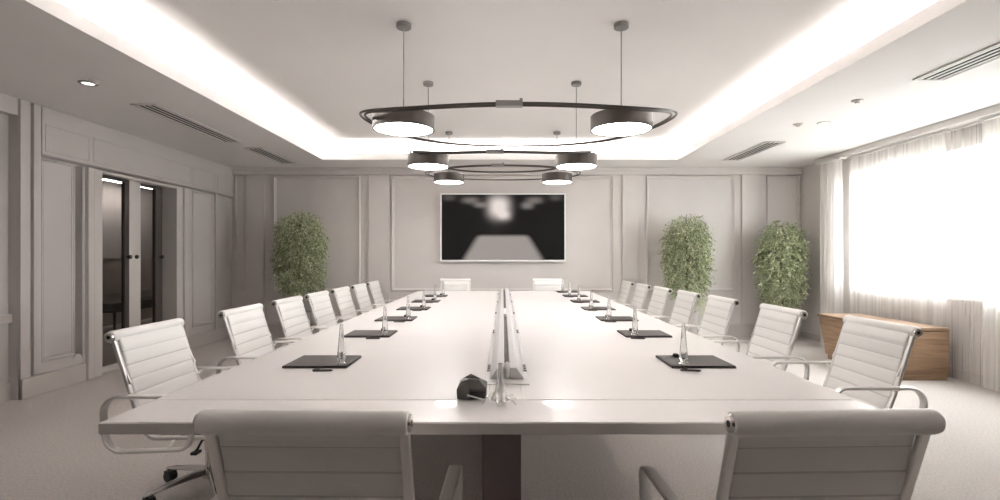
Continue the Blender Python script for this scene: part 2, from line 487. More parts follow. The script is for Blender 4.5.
for a, b in zip(ys[:-1], ys[1:]):
    for z0, z1 in ((WZ0 + .06, 1.57), (1.63, WZ1 - .06)):
        g = MB(); g.box(fx0 + .03, fx0 + .036, a + .035, b - .035, z0, z1); g.build('window_pane', mPane, W1)

# ---- wall behind the camera, unseen; made dark to shade the front chairs' backs
m = MB(); m.box(-4.35, 4.75, YF - .15, YF, 0, H)
tfF = lambda u, v, n: (u, YF + n, v)
for a, b in ((-3.6, -1.4), (-1.1, 1.1), (1.4, 3.6)): ring(m, tfF, a, b, .68, 2.39, .045, .03)
struct(m.build('wall_front', mat('unseen_wall_shading_dark', (0.11, 0.095, 0.088), 0.5), bevel=.004, bseg=1))

# ------------------------------------------------------------------ conference table
TC = 0.008
tb = thing('conference_table', 'long white rectangular conference table running down the middle of the room', 'table', (TC, 1.38, 0))
TW, TL, TH, TT = 1.10, 5.18, 0.75, 0.032
seam = .215
m = MB()
m.slot(0).box(-TW, -.055, seam + .003, TL, TH - TT, TH); m.slot(0).box(.055, TW, seam + .003, TL, TH - TT, TH)
m.slot(0).box(-.055, .055, seam + .003, .45, TH - TT, TH); m.slot(0).box(-.055, .055, TL - .04, TL, TH - TT, TH)
m.build('tabletop', [mTable], tb, bevel=.003)
m = MB(); m.box(-TW, TW, 0, seam, TH - TT, TH); lf = m.build('end_leaf', mTable, tb, bevel=.003)
m = MB(); m.box(-TW - .0015, TW + .0015, -.0025, .004, TH - TT - .0005, TH - .003); m.build('near_edge_strip', mTableEdge, lf, bevel=.001)  # thin strip on the near edge only, greyer than the tabletop
m = MB(); m.box(-.08, .055, .38, TL - .5, .06, TH - TT); m.box(-.07, .045, .4, TL - .52, 0, .06)
m.box(-.75, .75, .9, .98, TH - TT - .07, TH - TT); m.box(-.75, .75, 2.5, 2.58, TH - TT - .07, TH - TT); m.box(-.75, .75, 4.1, 4.18, TH - TT - .07, TH - TT)
m.build('base_panel', mTableBase, tb, bevel=.004)
# cable trough
tr_ = MB()
def prism(mb, prof, y0, y1): mb.loft([[(x, y0, z) for x, z in prof], [(x, y1, z) for x, z in prof]])
cx = .007
y0, y1 = .47, TL - .06
tr_.box(cx - .078, cx + .078, .40, TL - .03, TH - .004, TH + .004)
for s in (-1, 1):
    prism(tr_, [(cx + s * .062, TH + .004), (cx + s * .036, TH + .043), (cx + s * .010, TH + .043), (cx + s * .010, TH + .004)], y0, y1)
trough = tr_.build('cable_trough', mTrough, tb, bevel=.002)
m = MB(); m.box(cx - .010, cx + .010, y0 + .03, y1 - .01, TH + .004, TH + .020); m.build('slot_bed', mTroughDark, trough)
m = MB(); m.lathe([(.001, 0), (.011, 0), (.0125, .012), (.0125, .04), (.010, .052), (.004, .057), (.001, .058)], 16)
m.build('end_cap', mWhite, trough, loc=(cx, y0 + .02, TH + .004))
m = MB(); m.box(cx - .0095, cx + .0095, y0 + 1.75, y0 + 2.15, TH + .02, TH + .041); m.build('slot_cover', mWhite, trough, bevel=.002)
for k in range(5):
    for s in (-1, 1):
        m = MB()
        yy = y0 + .12 + k * .98
        m.slot(0).box(cx + s * .064, cx + s * .077, yy, yy + .11, TH + .004, TH + .009)
        m.slot(1).box(cx + s * .067, cx + s * .074, yy + .02, yy + .045, TH + .009, TH + .0105)
        m.slot(1).box(cx + s * .067, cx + s * .074, yy + .065, yy + .09, TH + .009, TH + .0105)
        m.build('socket', [mSocket, mBlack], trough)

# ------------------------------------------------------------------ chairs
def sling(mb, path, w, pitch=.068, s0=0.0, th=.0095, puff=.0065):
    """ribbed upholstery: path of (y,z) points, thickness pulses into horizontal ribs"""
    Pth = [Vector((0, a, b)) for a, b in path]
    # resample
    out = [Pth[0]]; step = .0034; acc = 0
    for a, b in zip(Pth[:-1], Pth[1:]):
        L = (b - a).length; n = max(1, round(L / step))
        for k in range(1, n + 1): out.append(a.lerp(b, k / n))
    s = s0; front = []; back = []; Ts = []
    for i, p in enumerate(out):
        t = (out[min(i + 1, len(out) - 1)] - out[max(i - 1, 0)]).normalized()
        n = Vector((0, -t.z, t.y))                 # toward the sitter when walking down the back
        if i: s += (out[i] - out[i - 1]).length
        q = abs(sin(pi * s / pitch)); pf = th + puff * (q ** .16) - puff
        front.append((p, n, pf)); Ts.append(s)
    xs = [(-w / 2, .35), (-w / 2 + .004, .75), (-w / 2 + .014, 1), (w / 2 - .014, 1), (w / 2 - .004, .75), (w / 2, .35)]
    loops = []
    for x, k in xs:
        lp = [Vector((x, 0, 0)) + p + n * (pf * k) for p, n, pf in front]
        lp += [Vector((x, 0, 0)) + p - n * (pf * .75 * k) for p, n, pf in reversed(front)]
        loops.append(lp)
    f0 = len(mb.f)
    mb.loft(loops)
    nf = len(front); nn_ = 2 * nf
    for fi in range(f0, len(mb.f)):
        k = (fi - f0) % nn_
        k = k if k < nf else nn_ - 1 - k
        if k < nf and (fi - f0) < nn_ * (len(loops) - 1):
            u = (Ts[k] / pitch) % 1.0
            if min(u, 1 - u) < .034: mb.mi[fi] = 1

def make_chair(name, label, w=.475, top=.85, grp=None, arm=.065):
    root = thing(name, label, 'chair', group=grp)
    ytop, zt = -.315, top - .030
    ybot, zbot = -.165, .375
    lean = Vector((0, ybot - ytop, zbot - zt)).normalized()
    # backrest upholstery
    pts = [(ytop + .012, zt - .005), (ytop + .03, zt - .05), (ytop + .055, zt - .16), (-.218, .52), (-.188, .43), (-.160, .395)]
    m = MB(); sling(m, pts, w); m.build('backrest', [mLeather, mSeam], root, angle=60)
    pts = [(-.160, .395), (-.135, .370), (-.09, .358), (.05, .362), (.16, .372), (.20, .372), (.232, .36), (.245, .335)]
    m = MB(); sling(m, pts, w, s0=.03); m.build('seat', [mLeather, mSeam], root, angle=60)
    # headrest roll, wrapped over the top tube
    hw = w / 2 + .026; rr = .029
    prof = [(rr * .55, -hw), (rr * .9, -hw + .004), (rr, -hw + .014), (rr, hw - .014), (rr * .9, hw - .004), (rr * .55, hw)]
    m = MB()
    n = 20
    m.loft([[(x, ytop - .006 + r * cos(2 * pi * i / n), zt + r * sin(2 * pi * i / n)) for i in range(n)] for r, x in prof])
    roll = m.build('headrest_roll', mLeather, root, angle=50)
    for s in (-1, 1):
        m = MB(); m.slot(0).cyl((s * (hw - .004), ytop - .006, zt), (s * (hw + .004), ytop - .006, zt), .0215, 24, .019)
        m.slot(1).cyl((s * (hw + .003), ytop - .006, zt), (s * (hw + .0048), ytop - .006, zt), .008, 12)
        m.build('end_bolt', [mChrome, mBlack], roll)
    # side rails: scroll at the top, down the back, along under the seat
    for s in (-1, 1):
        x = s * (w / 2 + .010)
        corner = fillet([(x, ytop + .002, zt - .004), (x, -.212, .50), (x, -.150, .345), (x, .18, .350), (x, .235, .33)], [0, .25, .07, .08, 0], 7)
        path = corner
        m = MB(); m.sweep(path, rrect(.026, .017, .006), up=(1, 0, 0))
        m.build('side_rail', mSatin, root, angle=50)
    # arm loops
    for s in (-1, 1):
        x = s * (w / 2 + arm)
        loop = fillet([(x, -.325, .555), (x, .115, .555), (x, .075, .315), (x, -.300, .300)], [.075, .04, .05, .085], 8, closed=True)
        m = MB(); m.sweep(loop, rrect(.040, .014, .006), up=(1, 0, 0), closed=True)
        m.cyl((s * (w / 2 + .01), -.215, .53), (x, -.215, .553), .007, 10)
        m.cyl((s * (w / 2 + .01), -.02, .342), (x, -.02, .308), .009, 10); m.cyl((s * (w / 2 + .01), -.25, .64), (s * (w / 2 + .01), -.23, .60), .006, 8)
        m.build('armrest', mArm, root, angle=50)
    # seat stretcher + mechanism + column
    m = MB(); m.box(-w / 2, w / 2, -.10, -.06, .332, .350); m.box(-w / 2, w / 2, .10, .14, .336, .354)
    m.build('cross_bar', mSatin, root, bevel=.004)
    m = MB(); m.hexa([(-.06, -.12, .285), (.06, -.12, .285), (.05, .13, .295), (-.05, .13, .295), (-.07, -.12, .334), (.07, -.12, .334), (.06, .15, .338), (-.06, .15, .338)])
    mech = m.build('tilt_mechanism', mBlack, root, bevel=.008)
    m = MB(); m.sweep(fillet([(.05, .04, .305), (.16, .05, .300), (.22, .06, .275)], .03), circ(.006, 8), up=(0, 0, 1))
    m.box(.20, .245, .045, .075, .262, .276)
    m.build('lever', mBlack, mech, bevel=.003)
    m = MB(); m.lathe([(.034, .06), (.036, .075), (.032, .11), (.022, .115), (.022, .20), (.026, .205), (.026, .29)], 20)
    m.build('column', mChrome, root)
    for k in range(5):
        a = R(90 + 72 * k + 18)
        d = Vector((cos(a), sin(a), 0)); q = Vector((-sin(a), cos(a), 0))
        L = []
        for t_, zc, hh, ww in ((.025, .092, .026, .022), (.10, .090, .021, .019), (.20, .080, .015, .016), (.285, .068, .010, .014), (.300, .066, .006, .010)):
            c = d * t_ + Vector((0, 0, zc))
            L.append([c + q * ww + Vector((0, 0, -hh * .5)), c + q * ww * .7 + Vector((0, 0, hh * .7)), c - q * ww * .7 + Vector((0, 0, hh * .7)), c - q * ww + Vector((0, 0, -hh * .5))])
        m = MB(); m.loft(L); leg = m.build('base_leg', mChrome, root, bevel=.003)
        m = MB(); c = d * .285
        m.cyl(c + Vector((0, 0, .03)), c + Vector((0, 0, .066)), .008, 10)
        for s in (-1, 1):
            m.cyl(c + q * s * .006 - d * .010 + Vector((0, 0, .0255)), c + q * s * .022 - d * .010 + Vector((0, 0, .0255)), .025, 16)
        m.hexa([c + q * u - d * v + Vector((0, 0, z)) for z, in ((.034,), (.056,)) for u, v in ((-.02, -.012), (.02, -.012), (.02, .03), (-.02, .03))])
        m.build('caster', mBlack, leg)
    return root

GRP = 'white ribbed office chairs around the conference table'
proto = None
def put_chair(x, y, rz, label, first=None):
    global proto
    src = first or proto
    if src.get('used'):
        o = copy_tree(src)
    else:
        o = src
    src['used'] = 1
    o.location = (x, y, 0); o.rotation_euler = (0, 0, rz)
    o['label'] = label; o['group'] = GRP
    return o
proto = make_chair('office_chair', 'chair', grp=GRP)
near = make_chair('office_chair', 'chair', w=.432, grp=GRP, arm=.085)
put_chair(-.448, 1.485, R(-1.0), 'white ribbed office chair seen from behind, in front of the table on the left', near)
put_chair(.745, 1.485, R(2.0), 'white ribbed office chair seen from behind, in front of the table on the right', near)
ordn = ['first', 'second', 'third', 'fourth', 'fifth', 'sixth', 'seventh']
XLF = [-1.515, -1.49, -1.49, -1.49, -1.49, -1.49, -1.49]
YLF = [2.64, 3.54, 4.29, 4.97, 5.68, 6.40, 7.10]
extra_l = ['nearest the camera by the glass door', 'second from the camera', 'third from the camera, in front of the leafy tree',
           'middle one of seven', 'third from the back wall', 'next to last before the back wall', 'farthest and nearest the back wall']
for i in range(7):
    put_chair(XLF[i], YLF[i], R(-90), 'white ribbed office chair, left row, ' + extra_l[i])
XRF = [1.735, 1.62, 1.565, 1.52, 1.475, 1.445, 1.415]
YRF = [2.79, 3.55, 4.38, 5.06, 5.74, 6.42, 7.10]
extra_r = ['nearest the camera before the wooden cabinet', 'second from the camera, before the corner tree', 'third from the camera',
           'middle one of seven, before a leafy tree', 'third from the back wall', 'next to last before the back wall', 'farthest and nearest the back wall']
for i in range(7):
    put_chair(XRF[i], YRF[i], R(90), 'white ribbed office chair, right row, ' + extra_r[i])
far = make_chair('office_chair', 'chair', w=.37, top=.89, grp=GRP)
put_chair(-.655, 6.70, R(180), 'white ribbed office chair at the far table end, left one below the screen', far)
put_chair(.615, 6.70, R(180), 'white ribbed office chair at the far table end, right one below the screen', far)
for o in list(COL.objects):
    if 'used' in o: del o['used']

# ------------------------------------------------------------------ things on the table
TZ = .75
def make_folder():
    m = MB(); m.box(-.129, .129, 0, .225, 0, .004); m.box(-.127, .127, .002, .223, .0055, .0095); m.box(-.129, -.124, 0, .225, 0, .0095)
    return m.build('desk_folder', mFolder, bevel=.0015)
def make_pen():
    m = MB()
    for a, b, r1, r2 in ((0, .006, .003, .0045), (.006, .088, .0045, .005), (.088, .090, .0035, .0035), (.090, .122, .005, .0045), (.122, .134, .0045, .001)):
        m.cyl(((a - .067) * .58, 0, .0055), ((b - .067) * .58, 0, .0055), r1 * .95, 12, r2 * .95)
    m.box(-.032, -.012, -.001, .001, .0100, .0125)
    return m.build('pen', mPen)
def make_vase():
    """slim clear glass cone on a round foot"""
    m = MB()
    m.lathe([(.001, 0), (.020, 0), (.021, .003), (.014, .006), (.012, .010), (.017, .022), (.0165, .04), (.012, .085), (.008, .135), (.0065, .160),
             (.0045, .160), (.006, .135), (.0095, .085), (.0135, .04), (.012, .024), (.001, .018)], 20, caps=True)
    return m.build('bud_vase', mGlass)
def make_puck():
    m = MB(); m.lathe([(.001, 0), (.012, 0), (.014, .003), (.0135, .011), (.010, .015), (.001, .016)], 18)
    return m.build('button_microphone', mBlack)
protoT = {}
def put(kind, maker, loc, rz, label, cat, group):
    if kind not in protoT: o = maker(); protoT[kind] = o
    else: o = protoT[kind].copy(); COL.objects.link(o)
    o.location = loc; o.rotation_euler = (0, 0, rz)
    tag(o, label, cat, group); return o
MY = [2.04, 2.81, 3.51, 4.22, 4.92, 5.60, 6.27]
placeL = ['nearest the camera', 'second from the camera', 'third from the camera', 'fourth from the camera', 'second from the far end', 'at the far end']
placeR = ['nearest the camera', 'second from the camera', 'third from the camera', 'fourth from the camera', 'third from the far end', 'second from the far end', 'at the far end']
for side, xs, ps in ((-1, -.755, placeL), (1, .806, placeR)):
    sd = 'left' if side < 0 else 'right'
    for i, p in enumerate(ps):
        y = MY[i]
        put('folder', make_folder, (xs, y, TZ + .0005), 0, f'dark brown folder, {sd} row on the table, {p}', 'folder', 'dark folders on the table')
        inner = xs - side * .055
        put('pen', make_pen, (inner + (.0 if side < 0 else -.022), y - .060, TZ + .0005), R(4 if side < 0 else -10), f'short dark pen by a folder, {sd} row, {p}', 'pen', 'pens beside the folders')
        put('vase', make_vase, (-.662 if side < 0 else .740, y + .05, TZ + .0102), 0, f'slim clear glass bud vase, {sd} row on the table, {p}', 'vase', 'glass bud vases on the folders')
        put('puck', make_puck, (xs - side * .052, y + .185, TZ + .0102), 0, f'small black button microphone on a folder, {sd} row, {p}', 'microphone', 'button microphones on the folders')

# dark faceted conference phone
ph = thing('conference_phone', 'dark faceted angular conference phone near the front end of the table', 'phone', (-.098, 1.615, TZ + .0015), 0)
A = [(-.046, -.02, 0), (-.005, -.03, 0), (.043, -.012, 0), (.046, .03, 0), (.0, .05, 0), (-.044, .035, 0)]
Bq = [(-.048, -.018, .030), (-.008, -.026, .034), (.046, -.010, .030), (.048, .028, .045), (-.005, .045, .060), (-.040, .030, .048)]
Cq = [(-.034, -.002, .052), (-.012, -.004, .060), (.022, .004, .054), (.026, .020, .056), (-.006, .030, .070), (-.028, .022, .058)]
m = MB(); m.loft([A, Bq, Cq]); m.build('shell', mPhone, ph, bevel=.002, smooth=False)
m = MB(); m.hexa([(-.004, -.034, .004), (.040, -.020, .004), (.038, -.010, .004), (-.004, -.022, .004), (-.006, -.031, .028), (.042, -.017, .024), (.040, -.008, .026), (-.006, -.020, .030)])
m.build('front_opening', mBlack, ph)
m = MB(); m.hexa([(-.012, -.040, .016), (.036, -.042, .004), (.036, -.037, .004), (-.012, -.033, .016), (-.012, -.040, .019), (.036, -.042, .007), (.036, -.037, .007), (-.012, -.033, .019)])
m.build('tab', mWhite, ph)

# glass cone on spider legs
sp = thing('spider_vase', 'clear glass cone standing on thin spread wire legs at the front of the table', 'vase', (-.008, 1.560, TZ))
m = MB(); m.lathe([(.001, .012), (.030, .012), (.027, .020), (.0165, .038), (.0105, .065), (.0075, .100), (.0070, .122), (.005, .122), (.0055, .100), (.0085, .066), (.014, .040), (.001, .030)], 22)
m.build('cone', mFrost, sp)
for k in range(6):
    a = R(60 * k + 12)
    pth = fillet([(cos(a) * .012, sin(a) * .012, .020), (cos(a) * .040, sin(a) * .040, .024), (cos(a + .2) * .058, sin(a + .2) * .050, .003)], .012)
    m = MB(); m.sweep(pth, circ(.0016, 8), up=(0, .3, 1)); m.build('leg', mChrome, sp)

# ------------------------------------------------------------------ wall screen
sc_x0, sc_x1 = xb(440.5), xb(565.5); sc_z0, sc_z1 = zb(261.5), zb(193.5)
sx, sz = (sc_x0 + sc_x1) / 2, (sc_z0 + sc_z1) / 2; hw, hh = (sc_x1 - sc_x0) / 2, (sc_z1 - sc_z0) / 2
tv = thing('wall_screen', 'large wall screen showing a blurred dark picture of a conference room', 'screen', (sx, YB - .002, sz))
m = MB(); m.box(-hw + .05, hw - .05, -.035, 0, -hh + .05, hh - .05); m.build('housing', mBlack, tv)
m = MB()
L = []
for o, y in ((0, -.03), (0, -.062), (.022, -.062), (.024, -.052), (.024, -.03)):
    L.append([(-hw + o, y, -hh + o), (hw - o, y, -hh + o), (hw - o, y, hh - o), (-hw + o, y, hh - o)])
m.loft(L, caps=False); m.box(-hw + .01, hw - .01, -.04, -.028, -hh + .01, hh - .01)
m.build('frame', mScreenFrame, tv, smooth=False)
m = MB(); m.box(-hw + .018, hw - .018, -.052, -.04, -hh + .018, hh - .018); m.build('display', mScreen, tv)

# ------------------------------------------------------------------ pendants
def chandelier(label, cx, d, S, zb_, ring_a, ring_b, ring_cx, ring_cy, z_end, z_mid, hk=.077, cableTop=HT):
    root = thing('ring_pendant_light', label, 'pendant light', (cx, d, zb_), 0, 'ring pendant lights over the table')
    r = .140 * S; hgt = hk * S
    for s in (-1, 1):
        x = s * S / 2
        m = MB(); m.lathe([(r - .011, .010), (r - .011, .0), (r, .0), (r, hgt - .004), (r - .004, hgt), (.001, hgt)], 48, (x, 0, 0))
        dr = m.build('drum_shade', mDrum, root, angle=35)
        m = MB(); m.lathe([(.001, .004), (r - .012, .004), (r - .012, .012), (.001, .012)], 48, (x, 0, 0))
        m.build('diffuser', mDiff, dr)
        m = MB(); m.cyl((x, 0, hgt), (x, 0, cableTop - zb_ - .03), .0028 * S, 8); m.build('cable', mCable, root)
        m = MB(); m.lathe([(.001, -.030), (.031 * S, -.030), (.034 * S, -.026), (.034 * S, 0), (.001, 0)], 28, (x, 0, cableTop - zb_))
        m.build('canopy', mCanopy, root)
    m = MB(); n = 96
    for ro, zo in ((0, 0), (.030, -.004)):
        pts = []
        for k in range(n):
            a = 2 * pi * k / n
            w = cos(a) ** 2; w = w * w
            pts.append((ring_cx + (ring_a - ro) * cos(a), ring_cy + (ring_b - ro) * sin(a), z_mid + (z_end - z_mid) * w + zo))
        m.sweep(pts, circ(.0075, 8), up=(0, 0, 1), closed=True)
    rg = m.build('ring_rail', mDrum, root)
    m = MB(); yy = ring_cy - (ring_b - .015); jx = ring_cx - .045 * S
    m.box(jx - .052 * S, jx + .052 * S, yy - .024, yy + .024, z_mid - .016, z_mid + .014)
    m.cyl((jx + .046 * S, yy, z_mid - .016), (jx + .046 * S, yy, z_mid + .030), .010, 10)
    m.build('joint_sleeve', mCanopy, rg, bevel=.003)
    return root
# first: d 3.34
d = 3.34; cx_ = (512.5 - CX) / F * d; zb1 = CH + (CY - 130) / F * d
chandelier('ring pendant light with two dark drum shades, nearest the camera', cx_, d, 217.5 * d / F, zb1, 156 * d / F, .55, .036, .0,
           (CH + (CY - 117) / F * d) - zb1, (CH + 153 * (d - .55) / F) - zb1, hk=.066)
d = 4.46; zb2 = CH + (CY - 167) / F * d
chandelier('ring pendant light with two dark drum shades, middle of the three', (502.3 - CX) / F * d, d, 148 * d / F, zb2, .80, .50, 0, 0,
           .125, CH + 105 * (d - .50) / F - zb2)
d = 6.25; zb3 = CH + (CY - 182.5) / F * d
chandelier('ring pendant light with two dark drum shades, farthest, in front of the screen', (503 - CX) / F * d, d, 108 * d / F, zb3, 77 * d / F, .56, 0, 0,
           CH + 82 * d / F - zb3, CH + 91 * (d - .56) / F - zb3)

# ------------------------------------------------------------------ ceiling vents and small fittings
def vent(x, y0, y1, label):
    w = .115
    root = thing('ceiling_vent', label, 'vent', (x, (y0 + y1) / 2, H - .001), 0, 'slot vents in the lower ceiling')
    hl = (y1 - y0) / 2
    m = MB()
    m.box(-w, -w + .016, -hl, hl, -.012, 0); m.box(w - .016, w, -hl, hl, -.012, 0); m.box(-w, w, -hl, -hl + .016, -.012, 0); m.box(-w, w, hl - .016, hl, -.012, 0)
    m.build('frame', mVent, root, bevel=.002)
    m = MB(); m.box(-w + .01, w - .01, -hl + .01, hl - .01, -.0025, 0); m.build('backing', mVentDark, root)
    for k in range(4):
        c = -w + .016 + (2 * w - .032) * (k + .5) / 4
        m = MB(); m.box(c - .0075, c + .0075, -hl + .016, hl - .016, -.009, -.005)
        m.build('slat', mVent, root)
vent(-3.09, 4.38, 5.84, 'long slotted ceiling vent on the left, the nearer one')
vent(-3.02, 6.15, 7.18, 'slotted ceiling vent on the left, in the far corner')
vent(3.11, 5.82, 6.95, 'slotted ceiling vent on the right, the farther one')
vent(3.15, 2.35, 3.78, 'long slotted ceiling vent on the right, the nearer one at the edge of the picture')
def downlight(x, y, label):
    root = thing('downlight', label, 'downlight', (x, y, H), 0, 'round downlights in the lower ceiling')
    m = MB(); m.lathe([(.040, -.001), (.042, -.008), (.058, -.008), (.064, -.001)], 32, caps=False)
    m.build('trim_ring', mCanopy if x < 0 else mVent, root)
    m = MB(); m.lathe([(.001, -.004), (.040, -.004), (.040, -.001), (.001, -.001)], 32); m.build('lens', mDown, root)
downlight(-3.14, 3.86, 'round recessed downlight with dark rim in the left ceiling')
downlight(3.16, 5.02, 'round recessed downlight in the right ceiling beyond the detector')
def detector(x, y, label):
    m = MB(); m.lathe([(.001, -.028), (.018, -.028), (.022, -.016), (.040, -.012), (.044, 0), (.001, 0)], 28)
    o = m.build('smoke_detector', mVent, loc=(x, y, H)); tag(o, label, 'detector', 'detectors in the lower ceiling')
detector(2.98, 4.29, 'small round detector on the right ceiling, apart from the downlight')
detector(2.93, 5.06, 'small round detector on the right ceiling beside the downlight')
detector(-3.04, 3.80, 'small round detector on the left ceiling beside the dark rimmed downlight')

# ------------------------------------------------------------------ wooden cabinet under the window
cb = thing('sideboard', 'low oak wood sideboard standing under the window', 'sideboard', (4.03, 5.5, 0))
hx = .25; yn, yf, yfb = -.60, .62, .48
m = MB()
m.hexa([(-hx, yn, .06), (hx, yn, .06), (hx, yfb, .06), (-hx, yfb, .06), (-hx, yn, .475), (hx, yn, .475), (hx, yf - .02, .475), (-hx, yf - .02, .475)])
m.build('body', mWood, cb, bevel=.003)
m = MB(); m.box(-hx + .015, hx, yn + .015, yfb - .02, 0, .06); m.build('plinth', mWood, cb)
m = MB(); m.box(-hx - .012, hx, yn - .012, yf, .48, .51); m.build('worktop', mWood, cb, bevel=.003)
for a, b in ((yn + .01, -.22), (-.21, .16)):
    m = MB(); m.box(-hx - .010, -hx + .002, a, b, .30, .468); m.build('drawer', mWood, cb, bevel=.002)
    m = MB(); m.box(-hx - .010, -hx + .002, a, b, .075, .292); m.build('drawer', mWood, cb, bevel=.002)
m = MB(); m.box(-hx + .01, hx, yn - .008, yn + .002, .075, .468); m.build('end_panel', mWood, cb, bevel=.002)

# ------------------------------------------------------------------ curtains
def curtain(name, label, y0, y1, x, z0, z1, amp, wl, mt, seed, cat='curtain', group=None, gather=1.0):
    rnd = random.Random(seed)
    root = thing(name, label, cat, (x, (y0 + y1) / 2, z0), 0, group)
    n = int((y1 - y0) / wl * 10); nz = 10
    ph_ = [rnd.uniform(-.5, .5) for _ in range(n + 1)]
    phase = 0; loops = []
    offs = []
    for i in range(n + 1):
        phase += 2 * pi / 10 * rnd.uniform(.75, 1.25)
        offs.append(phase)
    aa = [amp * (.6 + .4 * sin(i * .13 + seed)) for i in range(n + 1)]
    m = MB()
    for j in range(nz + 1):
        v = j / nz
        row = []
        for i in range(n + 1):
            y = y0 + (y1 - y0) * i / n - (y0 + y1) / 2
            k = .55 + .45 * (1 - v)
            row.append((aa[i] * k * sin(offs[i] + .25 * sin(v * 3 + i * .07)), y + .012 * sin(offs[i] * .5 + v), (z1 - z0) * v))
        loops.append(row)
    m.loft(loops, closed_u=False, caps=False)
    m.build('fabric', mt, root, angle=180)
    m = MB(); m.box(-amp - .004, amp + .004, y0 - (y0 + y1) / 2, y1 - (y0 + y1) / 2, z1 - z0 - .012, z1 - z0 + .012)
    m.build('heading_tape', mWinFrame, root)
    return root
GC = 'white voile curtains along the window wall'
curtain('curtain', 'gathered white curtain bunched at the far end of the window beside the corner tree', 6.38, 6.83, 4.25, .012, 2.43, .032, .075, mDrape, 3, group=GC)
curtain('curtain', 'wide sheer white curtain hanging across the window behind the wooden sideboard', 5.00, 6.40, 4.355, .012, 2.43, .022, .10, mSheer, 5, group=GC)
curtain('curtain', 'thinnest sheer curtain, just past the near end of the wooden sideboard', 4.64, 4.98, 4.385, .012, 2.43, .006, .16, mThin, 6, group=GC)
curtain('curtain', 'sheer white curtain at the right edge of the picture, nearest the camera', 2.0, 4.62, 4.345, .012, 2.43, .026, .11, mSheer, 8, group=GC)

# ------------------------------------------------------------------ leafy trees
def tree(label, x, y, zc, rx, rz, seed, dens=1.0, trail=None):
    rnd = random.Random(seed)
    root = thing('potted_tree', label, 'plant', (x, y, 0), 0, 'leafy potted trees along the back wall')
    m = MB(); m.lathe([(.001, 0), (.115, 0), (.12, .01), (.145, .40), (.150, .42), (.138, .42), (.135, .39), (.001, .39)], 32)
    pot = m.build('pot', mPot, root)
    m = MB(); m.lathe([(.001, .375), (.137, .375), (.137, .395), (.06, .402), (.001, .404)], 24); m.build('soil', mSoil, pot)
    # trunk and branches
    m = MB(); top = zc + rz * .6
    tp = [(0, 0, .39), (.015, .01, .6), (-.01, .0, .8), (.01, -.01, top)]
    m.cyl(tp[0], tp[1], .022, 10, .019); m.cyl(tp[1], tp[2], .019, 10, .016); m.cyl(tp[2], tp[3], .016, 10, .007)
    branches = []
    for k in range(46):
        z0 = rnd.uniform(zc - rz * .75, top)
        a = rnd.uniform(0, 2 * pi); hgt = min(zc + rz * .97, z0 + rnd.uniform(.05, .42))
        t_ = (hgt - zc) / rz
        rr = rx * sqrt(max(.05, 1 - abs(t_) ** 3)) * rnd.uniform(.35, .9)
        e = Vector((cos(a) * rr, sin(a) * rr * .85, hgt)); s = Vector((0, 0, z0))
        mid = s.lerp(e, .5) + Vector((0, 0, .08))
        m.cyl(s, mid, .005, 5, .0035); m.cyl(mid, e, .0035, 5, .0015)
        branches.append((s, mid, e))
    m.build('trunk', mBark, root)
    m = MB()
    N = int(1750 * dens)
    for k in range(N):
        # a drooping twig starting inside the crown, leaves along it
        while True:
            u = Vector((rnd.uniform(-1, 1), rnd.uniform(-1, 1), rnd.uniform(-1, 1)))
            q = sqrt(u.x ** 2 + u.y ** 2)
            lim = (max(0, 1 - abs(u.z) ** 3.2)) ** .5 * (.90 + .10 * sin(3 * math.atan2(u.y, u.x) + 6 * u.z + seed))
            lim *= (1 - .10 * max(0, -u.z)) * rnd.uniform(.80, 1.06)
            if q < lim and (q > lim * .45 or rnd.random() < .25): break
        p = Vector((u.x * rx, u.y * rx * .85, zc + u.z * rz))
        a = math.atan2(u.y, u.x) + rnd.uniform(-.8, .8)
        d = Vector((cos(a), sin(a), rnd.uniform(-.2, .9))).normalized()
        nl = rnd.randint(7, 11); step = rnd.uniform(.012, .018)
        m.slot(0 if rnd.random() < .62 else 1)
        for i in range(nl):
            d = (d + Vector((0, 0, -.16)) + Vector((rnd.gauss(0, .12), rnd.gauss(0, .12), rnd.gauss(0, .1)))).normalized()
            p = p + d * step
            if y + p.y > YB - .1: p.y = YB - .1 - y
            ld = (d * .5 + Vector((rnd.gauss(0, .6), rnd.gauss(0, .6), rnd.gauss(-.25, .5)))).normalized()
            sd = ld.cross(Vector((rnd.gauss(0, 1), rnd.gauss(0, 1), rnd.gauss(0, 1)))).normalized()
            nn = ld.cross(sd)
            ll = rnd.uniform(.022, .042); w = ll * rnd.uniform(.18, .28)
            b = len(m.v)
            m.v += [tuple(p), tuple(p + ld * ll * .45 + sd * w + nn * .002), tuple(p + ld * ll), tuple(p + ld * ll * .45 - sd * w + nn * .002)]
            m.face((b, b + 1, b + 2, b + 3))
    if trail:
        for k in range(70):
            p = Vector((trail[0] + rnd.gauss(0, .05), rnd.uniform(-.1, .1), zc - rz * .8 + rnd.uniform(-.05, .1)))
            m.slot(1)
            for i in range(rnd.randint(8, 26)):
                p = p + Vector((rnd.gauss(0, .008), rnd.gauss(0, .006), -.014))
                if p.z < trail[1]: break
                ld = Vector((rnd.gauss(0, .7), rnd.gauss(0, .7), rnd.gauss(-.5, .4))).normalized()
                sd = ld.orthogonal().normalized(); ll = rnd.uniform(.02, .034); w = ll * .2
                b = len(m.v)
                m.v += [tuple(p), tuple(p + ld * ll * .45 + sd * w), tuple(p + ld * ll), tuple(p + ld * ll * .45 - sd * w)]
                m.face((b, b + 1, b + 2, b + 3))
    fo = m.build('foliage', [mLeaf, mLeafB], root, smooth=False)
    return root
def tz(py, d): return CH - (py - CY) / F * d
